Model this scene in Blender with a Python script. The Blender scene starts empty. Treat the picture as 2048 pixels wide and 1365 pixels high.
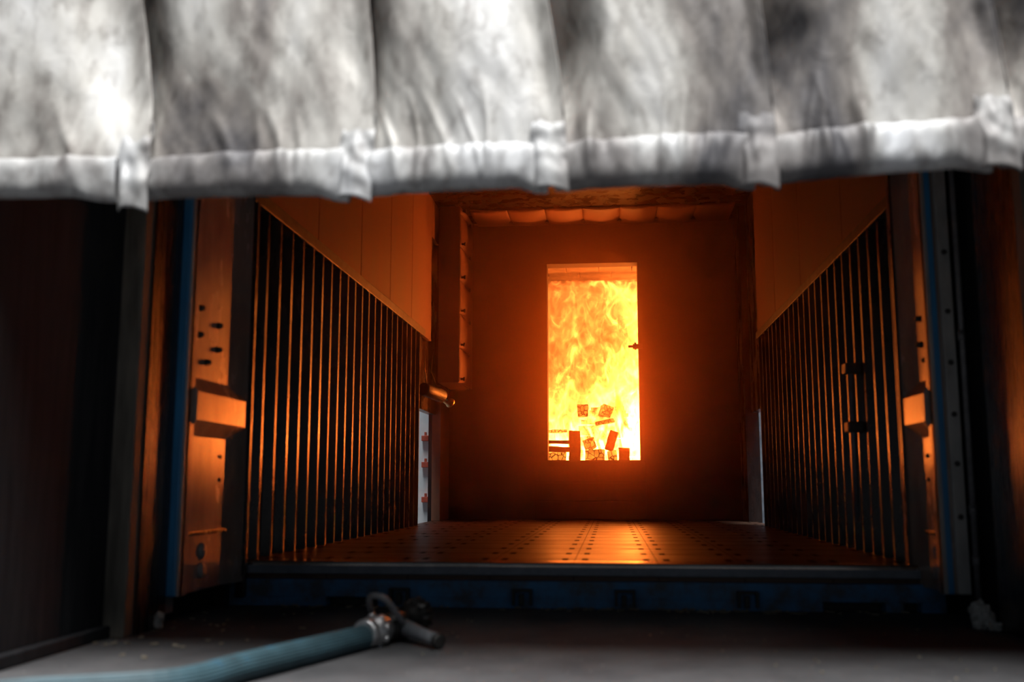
import bpy, bmesh, math, random
from mathutils import Vector, noise as mnoise
sc = bpy.context.scene
COL = sc.collection
R = math.radians

# ------------------------------------------------------------------ camera, world, sun, exposure
CAM_Z = 0.43
FPX = 35.0 / 36.0 * 2048.0
PITCH = math.atan(289.5 / FPX)
YAW = math.atan(198.0 * math.cos(PITCH) / FPX)
cd = bpy.data.cameras.new('camera'); cam = bpy.data.objects.new('camera', cd); COL.objects.link(cam)
cam.location = (0, 0, CAM_Z); cam.rotation_euler = (math.pi / 2 + PITCH, 0, YAW)
cd.lens = 35.0; cd.sensor_width = 36.0; cd.sensor_fit = 'HORIZONTAL'
cd.dof.use_dof = True; cd.dof.focus_distance = 8.3; cd.dof.aperture_fstop = 1.9; cd.dof.aperture_blades = 9
cd.clip_start = 0.05
sc.camera = cam

w = bpy.data.worlds.new('sky'); sc.world = w; w.use_nodes = True
wb = w.node_tree.nodes['Background']
wb.inputs[0].default_value = (0.70, 0.83, 1.0, 1)
_nt = w.node_tree                      # overcast sky, brighter low down than overhead
_tc = _nt.nodes.new('ShaderNodeTexCoord'); _sx = _nt.nodes.new('ShaderNodeSeparateXYZ'); _mr = _nt.nodes.new('ShaderNodeMapRange')
_mr.inputs['From Min'].default_value = 0.12; _mr.inputs['From Max'].default_value = 0.6; _mr.inputs['To Min'].default_value = 0.12; _mr.inputs['To Max'].default_value = 0.05
_nt.links.new(_tc.outputs['Generated'], _sx.inputs[0]); _nt.links.new(_sx.outputs[2], _mr.inputs['Value']); _nt.links.new(_mr.outputs[0], wb.inputs[1])

sd = bpy.data.lights.new('sun', 'SUN'); sun = bpy.data.objects.new('sun', sd); COL.objects.link(sun)
SUN_EL, SUN_AZ = R(71), R(18)           # high bright sky behind the photographer
sdir = Vector((math.sin(SUN_AZ) * math.cos(SUN_EL), -math.cos(SUN_AZ) * math.cos(SUN_EL), math.sin(SUN_EL)))
sun.rotation_euler = (-sdir).to_track_quat('-Z', 'Y').to_euler()
sd.energy = 8.6; sd.angle = R(34); sd.color = (1.0, 0.99, 0.975)

vs = sc.view_settings
vs.view_transform = 'Standard'; vs.look = 'None'; vs.gamma = 1.0; vs.exposure = 0.0; vs.use_curve_mapping = False
cy = sc.cycles
cy.use_denoising = True
cy.sample_clamp_indirect = 6.0
cy.max_bounces = 8; cy.transparent_max_bounces = 24

# ------------------------------------------------------------------ helpers
def at(px, py, Y):
    """world point under a photograph position on the plane at depth Y (used to read off sizes)"""
    ca, sa, cp, sp = math.cos(YAW), math.sin(YAW), math.cos(PITCH), math.sin(PITCH)
    F = Vector((-sa * cp, ca * cp, sp)); Rt = Vector((ca, sa, 0)); U = Rt.cross(F)
    r = F + Rt * ((px - 1024) / FPX) - U * ((py - 682.5) / FPX)
    r = r * (Y / r.y)
    return Vector((r.x, r.y, r.z + CAM_Z))

class MB:
    def __init__(s): s.bm = bmesh.new()
    def quad(s, pts):
        vs_ = [s.bm.verts.new(p) for p in pts]; s.bm.faces.new(vs_); return s
    def box(s, x0, x1, y0, y1, z0, z1, bev=0.0):
        g = bmesh.ops.create_cube(s.bm, size=1.0)
        for v in g['verts']:
            v.co = Vector(((x0 + x1) / 2 + v.co.x * (x1 - x0), (y0 + y1) / 2 + v.co.y * (y1 - y0), (z0 + z1) / 2 + v.co.z * (z1 - z0)))
        if bev > 0:
            es = list({e for v in g['verts'] for e in v.link_edges})
            bmesh.ops.bevel(s.bm, geom=es, offset=bev, segments=2, affect='EDGES', profile=0.5)
        return s
    def obox(s, c, ax, ay, az, hx, hy, hz, bev=0.0):
        """box at c with half sizes along the given (unit) axes"""
        g = bmesh.ops.create_cube(s.bm, size=2.0)
        c = Vector(c); ax = Vector(ax); ay = Vector(ay); az = Vector(az)
        for v in g['verts']:
            v.co = c + ax * (v.co.x * hx) + ay * (v.co.y * hy) + az * (v.co.z * hz)
        if bev > 0:
            es = list({e for v in g['verts'] for e in v.link_edges})
            bmesh.ops.bevel(s.bm, geom=es, offset=bev, segments=2, affect='EDGES', profile=0.5)
        return s
    def lathe(s, p0, axis, prof, seg=24, smooth=True, wob=None):
        """prof = [(along, radius)...] turned about axis from p0"""
        p0 = Vector(p0); a = Vector(axis).normalized()
        t = Vector((0, 0, 1)) if abs(a.z) < 0.9 else Vector((1, 0, 0))
        u = a.cross(t).normalized(); v = a.cross(u)
        rings = []
        for (h, r) in prof:
            ring = []
            for k in range(seg):
                an = 2 * math.pi * k / seg
                rr = r * (wob(an, h) if wob else 1)
                ring.append(s.bm.verts.new(p0 + a * h + (u * math.cos(an) + v * math.sin(an)) * rr))
            rings.append(ring)
        fs = []
        for i in range(len(rings) - 1):
            for k in range(seg):
                fs.append(s.bm.faces.new((rings[i][k], rings[i][(k + 1) % seg], rings[i + 1][(k + 1) % seg], rings[i + 1][k])))
        fs2 = [s.bm.faces.new(list(reversed(rings[0]))), s.bm.faces.new(rings[-1])]
        for f in fs: f.smooth = smooth
        return s
    def tube(s, pts, r, seg=16, caps=True):
        """round tube along a path; r number or list"""
        pts = [Vector(p) for p in pts]; n = len(pts); rings = []
        prev = None
        for i, p in enumerate(pts):
            d = (pts[min(i + 1, n - 1)] - pts[max(i - 1, 0)]).normalized()
            if prev is None:
                t = Vector((0, 0, 1)) if abs(d.z) < 0.9 else Vector((1, 0, 0))
                u = d.cross(t).normalized()
            else:
                u = (prev - d * prev.dot(d)).normalized()
            prev = u; v = d.cross(u)
            rr = r[i] if isinstance(r, (list, tuple)) else r
            rings.append([s.bm.verts.new(p + (u * math.cos(2 * math.pi * k / seg) + v * math.sin(2 * math.pi * k / seg)) * rr) for k in range(seg)])
        for i in range(n - 1):
            for k in range(seg):
                f = s.bm.faces.new((rings[i][k], rings[i][(k + 1) % seg], rings[i + 1][(k + 1) % seg], rings[i + 1][k])); f.smooth = True
        if caps:
            s.bm.faces.new(list(reversed(rings[0]))); s.bm.faces.new(rings[-1])
        return s
    def prism(s, poly, axis, a0, a1):
        """poly of 2D points extruded along axis ('x','y','z') from a0 to a1"""
        def P(q, a):
            if axis == 'x': return (a, q[0], q[1])
            if axis == 'y': return (q[0], a, q[1])
            return (q[0], q[1], a)
        A = [s.bm.verts.new(P(q, a0)) for q in poly]; B = [s.bm.verts.new(P(q, a1)) for q in poly]
        n = len(poly)
        for i in range(n):
            s.bm.faces.new((A[i], A[(i + 1) % n], B[(i + 1) % n], B[i]))
        s.bm.faces.new(list(reversed(A))); s.bm.faces.new(B)
        return s
    def grid(s, fn, nu, nv, smooth=True):
        V = [[s.bm.verts.new(fn(i / nu, j / nv)) for i in range(nu + 1)] for j in range(nv + 1)]
        for j in range(nv):
            for i in range(nu):
                f = s.bm.faces.new((V[j][i], V[j][i + 1], V[j + 1][i + 1], V[j + 1][i])); f.smooth = smooth
        return s
    def sheet(s, fn, nrm, thick, nu, nv):
        """grid with thickness: fn surface and a second skin shifted by nrm*thick, sealed at its rim"""
        n = Vector(nrm) * thick
        A = [[s.bm.verts.new(Vector(fn(i / nu, j / nv))) for i in range(nu + 1)] for j in range(nv + 1)]
        B = [[s.bm.verts.new(A[j][i].co + n) for i in range(nu + 1)] for j in range(nv + 1)]
        for j in range(nv):
            for i in range(nu):
                f = s.bm.faces.new((A[j][i], A[j][i + 1], A[j + 1][i + 1], A[j + 1][i])); f.smooth = True
                f = s.bm.faces.new((B[j + 1][i], B[j + 1][i + 1], B[j][i + 1], B[j][i])); f.smooth = True
        for i in range(nu):
            s.bm.faces.new((A[0][i + 1], A[0][i], B[0][i], B[0][i + 1])); s.bm.faces.new((A[nv][i], A[nv][i + 1], B[nv][i + 1], B[nv][i]))
        for j in range(nv):
            s.bm.faces.new((A[j][0], A[j + 1][0], B[j + 1][0], B[j][0])); s.bm.faces.new((A[j + 1][nu], A[j][nu], B[j][nu], B[j + 1][nu]))
        return s
    def build(s, name, mat, parent=None, origin=None, fix=True):
        off = Vector((0, 0, 0))
        q = parent
        while q is not None:
            off += q.location; q = q.parent
        loc = Vector((0, 0, 0))
        if parent is None:
            if origin is None:
                n = max(1, len(s.bm.verts)); xs = [v.co for v in s.bm.verts]
                loc = Vector((sum(c.x for c in xs) / n, sum(c.y for c in xs) / n, min(c.z for c in xs)))
            else:
                loc = Vector(origin)
        if fix: bmesh.ops.recalc_face_normals(s.bm, faces=s.bm.faces[:])
        for v in s.bm.verts: v.co -= off + loc
        me = bpy.data.meshes.new(name); s.bm.to_mesh(me); s.bm.free()
        me.materials.append(mat)
        o = bpy.data.objects.new(name, me); o.location = loc
        COL.objects.link(o)
        if parent: o.parent = parent
        return o

def empty(name, loc):
    o = bpy.data.objects.new(name, None); o.location = loc; o.empty_display_size = 0.1; COL.objects.link(o); return o
def tag(o, label, cat, group=None, kind=None):
    o['label'] = label; o['category'] = cat
    if group: o['group'] = group
    if kind: o['kind'] = kind
    return o
def struct(o, label=None, cat=None):
    o['kind'] = 'structure'
    if label: o['label'] = label
    if cat: o['category'] = cat
    return o

# ------------------------------------------------------------------ materials
def mat(name):
    m = bpy.data.materials.new(name); m.use_nodes = True
    nt = m.node_tree
    return m, nt, nt.nodes['Principled BSDF']
def N(nt, typ, **kw):
    n = nt.nodes.new(typ)
    for k, v in kw.items():
        if k.startswith('i_'): n.inputs[k[2:].replace('_', ' ')].default_value = v
        else: setattr(n, k, v)
    return n
def mapping(nt, scale=(1, 1, 1)):
    g = N(nt, 'ShaderNodeNewGeometry')
    mp = N(nt, 'ShaderNodeMapping'); mp.inputs['Scale'].default_value = scale
    nt.links.new(g.outputs['Position'], mp.inputs['Vector']); return mp
def ramp(nt, src, stops):
    r = N(nt, 'ShaderNodeValToRGB'); e = r.color_ramp.elements
    while len(e) < len(stops): e.new(0.5)
    for i, (p, c) in enumerate(stops):
        e[i].position = p; e[i].color = (*c, 1) if len(c) == 3 else c
    nt.links.new(src, r.inputs[0]); return r
def noisy(name, c0, c1, scale=(1, 1, 1), nscale=6.0, detail=6, lo=0.35, hi=0.65, rough=(0.4, 0.6), spec=0.5, metal=0.0, bump=0.0, bscale=60.0):
    m, nt, b = mat(name)
    mp = mapping(nt, scale)
    n = N(nt, 'ShaderNodeTexNoise'); n.inputs['Scale'].default_value = nscale; n.inputs['Detail'].default_value = detail
    n.inputs['Roughness'].default_value = 0.62
    nt.links.new(mp.outputs[0], n.inputs['Vector'])
    r = ramp(nt, n.outputs['Fac'], [(lo, c0), (hi, c1)]); nt.links.new(r.outputs[0], b.inputs['Base Color'])
    mr = N(nt, 'ShaderNodeMapRange'); mr.inputs['From Min'].default_value = lo; mr.inputs['From Max'].default_value = hi
    mr.inputs['To Min'].default_value = rough[0]; mr.inputs['To Max'].default_value = rough[1]
    nt.links.new(n.outputs['Fac'], mr.inputs['Value']); nt.links.new(mr.outputs[0], b.inputs['Roughness'])
    b.inputs['Specular IOR Level'].default_value = spec; b.inputs['Metallic'].default_value = metal
    if bump > 0:
        n2 = N(nt, 'ShaderNodeTexNoise'); n2.inputs['Scale'].default_value = bscale; n2.inputs['Detail'].default_value = 4
        nt.links.new(mp.outputs[0], n2.inputs['Vector'])
        bp = N(nt, 'ShaderNodeBump'); bp.inputs['Strength'].default_value = bump; bp.inputs['Distance'].default_value = 0.01
        nt.links.new(n2.outputs['Fac'], bp.inputs['Height']); nt.links.new(bp.outputs[0], b.inputs['Normal'])
    return m

M = {}
M['soot_steel'] = noisy('sooty_painted_steel', (0.012, 0.0075, 0.0075), (0.03, 0.018, 0.016), (1, 1, 0.3), 9, rough=(0.2, 0.36), spec=0.28, bump=0.12, bscale=50)
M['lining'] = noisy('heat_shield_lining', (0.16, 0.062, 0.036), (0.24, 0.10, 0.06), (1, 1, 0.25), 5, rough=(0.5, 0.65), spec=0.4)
M['back'] = noisy('sooty_back_wall', (0.018, 0.013, 0.012), (0.038, 0.028, 0.025), (1, 1, 1), 4, rough=(0.6, 0.8), spec=0.25)
M['burn'] = noisy('burn_room_brick', (0.12, 0.08, 0.06), (0.3, 0.22, 0.17), (1, 1, 1), 7, rough=(0.7, 0.9))
M['blue'] = noisy('worn_blue_paint', (0.065, 0.085, 0.11), (0.05, 0.19, 0.40), (1, 1, 1), 11, lo=0.36, hi=0.6, rough=(0.45, 0.6), spec=0.4)
M['blue_edge'] = noisy('bright_blue_paint', (0.025, 0.14, 0.30), (0.025, 0.20, 0.44), (3, 3, 0.5), 8, rough=(0.35, 0.5))
M['grey_steel'] = noisy('dusty_grey_steel', (0.12, 0.14, 0.17), (0.2, 0.22, 0.26), (1, 1, 1), 14, rough=(0.4, 0.6), metal=0.2)
M['polished'] = noisy('worn_bright_steel', (0.3, 0.26, 0.23), (0.45, 0.4, 0.36), (1, 1, 1), 14, rough=(0.14, 0.22), metal=0.9)
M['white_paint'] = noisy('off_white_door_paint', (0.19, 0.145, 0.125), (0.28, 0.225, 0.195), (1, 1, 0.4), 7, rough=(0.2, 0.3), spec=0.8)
M['gasket'] = noisy('pale_door_gasket', (0.2, 0.2, 0.2), (0.32, 0.32, 0.31), (1, 1, 0.4), 12, rough=(0.5, 0.6))
M['black'] = noisy('black_iron', (0.012, 0.011, 0.011), (0.03, 0.028, 0.026), (1, 1, 1), 20, rough=(0.4, 0.55))
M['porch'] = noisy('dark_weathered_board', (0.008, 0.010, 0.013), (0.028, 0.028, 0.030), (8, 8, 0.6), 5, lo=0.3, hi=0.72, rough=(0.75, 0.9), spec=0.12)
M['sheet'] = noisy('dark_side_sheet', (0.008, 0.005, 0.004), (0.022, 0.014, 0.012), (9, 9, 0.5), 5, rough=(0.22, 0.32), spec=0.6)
M['post'] = noisy('weathered_grey_post', (0.07, 0.063, 0.053), (0.15, 0.137, 0.115), (6, 6, 0.7), 6, rough=(0.6, 0.8))
M['brass'] = noisy('brass', (0.5, 0.33, 0.14), (0.7, 0.48, 0.22), nscale=30, rough=(0.25, 0.35), metal=1.0)
M['alu'] = noisy('scuffed_aluminium', (0.42, 0.42, 0.43), (0.72, 0.72, 0.73), nscale=35, rough=(0.28, 0.45), metal=0.9, bump=0.2, bscale=120)
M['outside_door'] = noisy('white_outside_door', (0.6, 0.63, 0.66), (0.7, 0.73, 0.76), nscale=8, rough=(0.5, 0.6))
M['red'] = noisy('red_hinge_paint', (0.35, 0.05, 0.03), (0.5, 0.09, 0.05), nscale=20, rough=(0.5, 0.6))
M['litter'] = noisy('dry_litter', (0.12, 0.09, 0.06), (0.3, 0.26, 0.2), nscale=15, rough=(0.8, 0.9))
M['rubble'] = noisy('pale_rubble', (0.3, 0.29, 0.26), (0.55, 0.54, 0.5), nscale=30, rough=(0.8, 0.95))
M['grip'] = noisy('grey_rubber_grip', (0.13, 0.14, 0.15), (0.2, 0.21, 0.23), nscale=40, rough=(0.4, 0.5))
M['lever'] = noisy('dull_grey_lever', (0.09, 0.09, 0.095), (0.15, 0.15, 0.16), nscale=30, rough=(0.4, 0.55))

def m_ground():
    m, nt, b = mat('dark_asphalt')
    mp = mapping(nt)
    n = N(nt, 'ShaderNodeTexNoise'); n.inputs['Scale'].default_value = 3.5; n.inputs['Detail'].default_value = 9; n.inputs['Roughness'].default_value = 0.7
    nt.links.new(mp.outputs[0], n.inputs['Vector'])
    r = ramp(nt, n.outputs['Fac'], [(0.32, (0.043, 0.043, 0.046)), (0.68, (0.085, 0.084, 0.087))])
    v = N(nt, 'ShaderNodeTexVoronoi'); v.inputs['Scale'].default_value = 38
    nt.links.new(mp.outputs[0], v.inputs['Vector'])
    r2 = ramp(nt, v.outputs['Distance'], [(0.05, (1, 1, 1)), (0.13, (0, 0, 0))])
    c = N(nt, 'ShaderNodeSeparateColor'); nt.links.new(v.outputs['Color'], c.inputs[0])
    g = N(nt, 'ShaderNodeMath', operation='GREATER_THAN'); g.inputs[1].default_value = 0.86; nt.links.new(c.outputs[0], g.inputs[0])
    mu = N(nt, 'ShaderNodeMath', operation='MULTIPLY'); nt.links.new(r2.outputs[0], mu.inputs[0]); nt.links.new(g.outputs[0], mu.inputs[1])
    mx = N(nt, 'ShaderNodeMix', data_type='RGBA'); nt.links.new(mu.outputs[0], mx.inputs[0]); nt.links.new(r.outputs[0], mx.inputs[6])
    mx.inputs[7].default_value = (0.35, 0.34, 0.32, 1)
    nt.links.new(mx.outputs[2], b.inputs['Base Color'])
    b.inputs['Roughness'].default_value = 0.85; b.inputs['Specular IOR Level'].default_value = 0.25
    n2 = N(nt, 'ShaderNodeTexNoise'); n2.inputs['Scale'].default_value = 120; nt.links.new(mp.outputs[0], n2.inputs['Vector'])
    bp = N(nt, 'ShaderNodeBump'); bp.inputs['Strength'].default_value = 0.5; bp.inputs['Distance'].default_value = 0.004
    nt.links.new(n2.outputs['Fac'], bp.inputs['Height']); nt.links.new(bp.outputs[0], b.inputs['Normal'])
    return m
M['ground'] = m_ground()

def m_floor():
    """rust-brown steel floor: 0.30 x 0.325 plates with joints and two square slots either side of every second joint"""
    m, nt, b = mat('slotted_steel_floor')
    g = N(nt, 'ShaderNodeNewGeometry'); s = N(nt, 'ShaderNodeSeparateXYZ'); nt.links.new(g.outputs['Position'], s.inputs[0])
    def math_(op, a, bb=None, c=None):
        n = N(nt, 'ShaderNodeMath', operation=op)
        for i, q in enumerate((a, bb, c)):
            if q is None: continue
            if isinstance(q, (int, float)): n.inputs[i].default_value = q
            else: nt.links.new(q, n.inputs[i])
        return n.outputs[0]
    def cell(src, off, period):      # signed distance from the nearest multiple
        t = math_('DIVIDE', math_('SUBTRACT', src, off), period)
        f = math_('SUBTRACT', t, math_('ROUND', t))
        return math_('MULTIPLY', f, period)
    X, Y = s.outputs[0], s.outputs[1]
    dx = cell(X, -0.137, 0.30); dy = cell(Y, 3.80, 0.325)
    ax = math_('ABSOLUTE', dx); ay = math_('ABSOLUTE', dy)
    hx = math_('LESS_THAN', math_('ABSOLUTE', math_('SUBTRACT', ax, 0.037)), 0.0115)
    hole = math_('MULTIPLY', hx, math_('LESS_THAN', ay, 0.045))
    jx = math_('LESS_THAN', ax, 0.0015); jy = math_('LESS_THAN', ay, 0.008)
    dark = math_('MAXIMUM', hole, math_('MULTIPLY', math_('MAXIMUM', jx, jy), 0.75))
    mp = mapping(nt, (1, 2.5, 1))
    n = N(nt, 'ShaderNodeTexNoise'); n.inputs['Scale'].default_value = 5; n.inputs['Detail'].default_value = 8; n.inputs['Roughness'].default_value = 0.65
    nt.links.new(mp.outputs[0], n.inputs['Vector'])
    r = ramp(nt, n.outputs['Fac'], [(0.3, (0.04, 0.02, 0.014)), (0.7, (0.11, 0.055, 0.035))])
    mx = N(nt, 'ShaderNodeMix', data_type='RGBA'); nt.links.new(dark, mx.inputs[0]); nt.links.new(r.outputs[0], mx.inputs[6]); mx.inputs[7].default_value = (0.004, 0.003, 0.003, 1)
    nt.links.new(mx.outputs[2], b.inputs['Base Color'])
    ro = N(nt, 'ShaderNodeMapRange'); ro.inputs['From Min'].default_value = 0.3; ro.inputs['From Max'].default_value = 0.7; ro.inputs['To Min'].default_value = 0.27; ro.inputs['To Max'].default_value = 0.5
    nt.links.new(n.outputs['Fac'], ro.inputs['Value'])
    rr = math_('ADD', ro.outputs[0], math_('MULTIPLY', dark, 0.5)); nt.links.new(rr, b.inputs['Roughness'])
    sp = math_('SUBTRACT', 0.3, math_('MULTIPLY', dark, 0.3)); nt.links.new(sp, b.inputs['Specular IOR Level'])
    h = math_('SUBTRACT', math_('MULTIPLY', n.outputs['Fac'], 0.5), dark)
    bp = N(nt, 'ShaderNodeBump'); bp.inputs['Strength'].default_value = 0.35; bp.inputs['Distance'].default_value = 0.006
    nt.links.new(h, bp.inputs['Height']); nt.links.new(bp.outputs[0], b.inputs['Normal'])
    return m
M['floor'] = m_floor()

def m_curtain(name='sooty_silver_cloth', tint=(1, 1, 1)):
    m, nt, b = mat(name)
    mp = mapping(nt, (1.15, 1.0, 0.6))
    n = N(nt, 'ShaderNodeTexNoise'); n.inputs['Scale'].default_value = 2.6; n.inputs['Detail'].default_value = 8; n.inputs['Roughness'].default_value = 0.55; n.inputs['Distortion'].default_value = 0.3
    nt.links.new(mp.outputs[0], n.inputs['Vector'])
    r = ramp(nt, n.outputs['Fac'], [(0.355, (0.10, 0.095, 0.10)), (0.445, (0.29, 0.265, 0.245)), (0.525, (0.58, 0.565, 0.53)), (0.66, (0.78, 0.78, 0.77))])
    n3 = N(nt, 'ShaderNodeTexNoise'); n3.inputs['Scale'].default_value = 26; n3.inputs['Detail'].default_value = 6
    nt.links.new(mp.outputs[0], n3.inputs['Vector'])
    r3 = ramp(nt, n3.outputs['Fac'], [(0.28, (0.5, 0.48, 0.47)), (0.48, (1, 1, 1))])
    mx = N(nt, 'ShaderNodeMix', data_type='RGBA', blend_type='MULTIPLY'); mx.inputs[0].default_value = 0.8
    nt.links.new(r.outputs[0], mx.inputs[6]); nt.links.new(r3.outputs[0], mx.inputs[7])
    tm = N(nt, 'ShaderNodeMix', data_type='RGBA', blend_type='MULTIPLY'); tm.inputs[0].default_value = 1.0; tm.inputs[7].default_value = (*tint, 1)
    nt.links.new(mx.outputs[2], tm.inputs[6]); nt.links.new(tm.outputs[2], b.inputs['Base Color'])
    b.inputs['Roughness'].default_value = 0.6; b.inputs['Metallic'].default_value = 0.15
    n2 = N(nt, 'ShaderNodeTexNoise'); n2.inputs['Scale'].default_value = 14; n2.inputs['Detail'].default_value = 5; n2.inputs['Distortion'].default_value = 1.2
    nt.links.new(mp.outputs[0], n2.inputs['Vector'])
    bp = N(nt, 'ShaderNodeBump'); bp.inputs['Strength'].default_value = 0.22; bp.inputs['Distance'].default_value = 0.012
    nt.links.new(n2.outputs['Fac'], bp.inputs['Height']); nt.links.new(bp.outputs[0], b.inputs['Normal'])
    return m
M['curtain'] = m_curtain()
M['hem'] = m_curtain('greyed_silver_hem', (0.66, 0.68, 0.72))

def m_hose():
    m, nt, b = mat('teal_ribbed_hose')
    mp = mapping(nt)
    n = N(nt, 'ShaderNodeTexNoise'); n.inputs['Scale'].default_value = 16; n.inputs['Detail'].default_value = 5
    nt.links.new(mp.outputs[0], n.inputs['Vector'])
    r = ramp(nt, n.outputs['Fac'], [(0.35, (0.025, 0.055, 0.068)), (0.6, (0.035, 0.078, 0.098)), (0.72, (0.022, 0.09, 0.15))])
    nt.links.new(r.outputs[0], b.inputs['Base Color']); b.inputs['Roughness'].default_value = 0.55
    return m
M['hose'] = m_hose()

FIRE_HUE = (1.0, 0.19, 0.024, 1)
def m_flame():
    """flames: one hue, strength following turbulent noise, thinning to clear between the licks"""
    HUE = (1.0, 0.07, 0.002, 1)
    m = bpy.data.materials.new('flame'); m.use_nodes = True; nt = m.node_tree; nt.nodes.clear()
    out = N(nt, 'ShaderNodeOutputMaterial')
    g = N(nt, 'ShaderNodeNewGeometry'); s = N(nt, 'ShaderNodeSeparateXYZ'); nt.links.new(g.outputs['Position'], s.inputs[0])
    mp = N(nt, 'ShaderNodeMapping'); mp.inputs['Scale'].default_value = (1.0, 1.0, 0.62); nt.links.new(g.outputs['Position'], mp.inputs['Vector'])
    n = N(nt, 'ShaderNodeTexNoise'); n.inputs['Scale'].default_value = 4.2; n.inputs['Detail'].default_value = 9; n.inputs['Roughness'].default_value = 0.58; n.inputs['Distortion'].default_value = 1.6
    nt.links.new(mp.outputs[0], n.inputs['Vector'])
    def math_(op, a, bb=None, c=None):
        q = N(nt, 'ShaderNodeMath', operation=op)
        for i, z in enumerate((a, bb, c)):
            if z is None: continue
            if isinstance(z, (int, float)): q.inputs[i].default_value = z
            else: nt.links.new(z, q.inputs[i])
        return q.outputs[0]
    # hot at the foot, cooler aloft
    hot = math_('MULTIPLY_ADD', s.outputs[2], -1.5, 3.75)
    hot = math_('MULTIPLY_ADD', s.outputs[0], 3.6, hot)
    e = math_('MULTIPLY_ADD', math_('SUBTRACT', n.outputs['Fac'], 0.5), 7.0, hot)
    e = math_('MINIMUM', math_('MAXIMUM', e, -0.5), 4.4)
    st = math_('POWER', 2.718, e)
    em = N(nt, 'ShaderNodeEmission'); em.inputs[0].default_value = HUE; nt.links.new(st, em.inputs[1])
    tr = N(nt, 'ShaderNodeBsdfTransparent')
    n2 = N(nt, 'ShaderNodeTexNoise'); n2.inputs['Scale'].default_value = 5.5; n2.inputs['Detail'].default_value = 7; n2.inputs['Distortion'].default_value = 1.1
    mp2 = N(nt, 'ShaderNodeMapping'); mp2.inputs['Scale'].default_value = (1.0, 1.0, 0.5); mp2.inputs['Location'].default_value = (3.1, 7.7, 1.9); nt.links.new(g.outputs['Position'], mp2.inputs['Vector'])
    nt.links.new(mp2.outputs[0], n2.inputs['Vector'])
    al = ramp(nt, n2.outputs['Fac'], [(0.40, (0, 0, 0)), (0.60, (0.75, 0.75, 0.75))])
    ms = N(nt, 'ShaderNodeMixShader'); nt.links.new(al.outputs[0], ms.inputs[0]); nt.links.new(tr.outputs[0], ms.inputs[1]); nt.links.new(em.outputs[0], ms.inputs[2])
    nt.links.new(ms.outputs[0], out.inputs['Surface'])
    return m
M['flame'] = m_flame()
def m_licks():
    '''the turbulent body of fire: glowing gas whose strength follows warped noise'''
    m = bpy.data.materials.new('flame_gas'); m.use_nodes = True; nt = m.node_tree; nt.nodes.clear()
    out = N(nt, 'ShaderNodeOutputMaterial')
    g = N(nt, 'ShaderNodeNewGeometry'); s = N(nt, 'ShaderNodeSeparateXYZ'); nt.links.new(g.outputs['Position'], s.inputs[0])
    mp = N(nt, 'ShaderNodeMapping'); mp.inputs['Scale'].default_value = (1.0, 0.9, 0.6); nt.links.new(g.outputs['Position'], mp.inputs['Vector'])
    def math_(op, a, bb=None, c=None):
        q = N(nt, 'ShaderNodeMath', operation=op)
        for i, z in enumerate((a, bb, c)):
            if z is None: continue
            if isinstance(z, (int, float)): q.inputs[i].default_value = z
            else: nt.links.new(z, q.inputs[i])
        return q.outputs[0]
    n = N(nt, 'ShaderNodeTexNoise'); n.inputs['Scale'].default_value = 7.0; n.inputs['Detail'].default_value = 8; n.inputs['Roughness'].default_value = 0.6; n.inputs['Distortion'].default_value = 2.2
    nt.links.new(mp.outputs[0], n.inputs['Vector'])
    hot = math_('POWER', 2.718, math_('MULTIPLY_ADD', s.outputs[2], -2.3, 1.5))
    hot = math_('MULTIPLY_ADD', hot, 6.2, 0.35)
    nb = N(nt, 'ShaderNodeTexNoise'); nb.inputs['Scale'].default_value = 1.7; nb.inputs['Detail'].default_value = 2; nb.inputs['Distortion'].default_value = 0.6
    nt.links.new(mp.outputs[0], nb.inputs['Vector'])
    hot = math_('MULTIPLY_ADD', math_('SUBTRACT', nb.outputs['Fac'], 0.5), 5.0, hot)
    hot = math_('MULTIPLY_ADD', math_('ADD', s.outputs[0], 0.12), 1.8, hot)
    e = math_('MULTIPLY_ADD', math_('SUBTRACT', n.outputs['Fac'], 0.5), 12.0, hot)
    e = math_('MINIMUM', math_('MAXIMUM', e, -0.3), 5.0)
    st = math_('POWER', 2.718, e)
    d = N(nt, 'ShaderNodeMapRange'); d.inputs['From Min'].default_value = 0.36; d.inputs['From Max'].default_value = 0.6; d.inputs['To Min'].default_value = 0.8; d.inputs['To Max'].default_value = 9.0
    nt.links.new(n.outputs['Fac'], d.inputs['Value'])
    ab = N(nt, 'ShaderNodeVolumeAbsorption'); ab.inputs[0].default_value = (0, 0, 0, 1); nt.links.new(d.outputs[0], ab.inputs['Density'])
    em = N(nt, 'ShaderNodeEmission'); em.inputs[0].default_value = FIRE_HUE; nt.links.new(math_('MULTIPLY', st, d.outputs[0]), em.inputs[1])
    ad = N(nt, 'ShaderNodeAddShader'); nt.links.new(ab.outputs[0], ad.inputs[0]); nt.links.new(em.outputs[0], ad.inputs[1])
    nt.links.new(ad.outputs[0], out.inputs['Volume'])
    m.cycles.volume_step_rate = 0.2
    return m
M['licks'] = m_licks()

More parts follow.
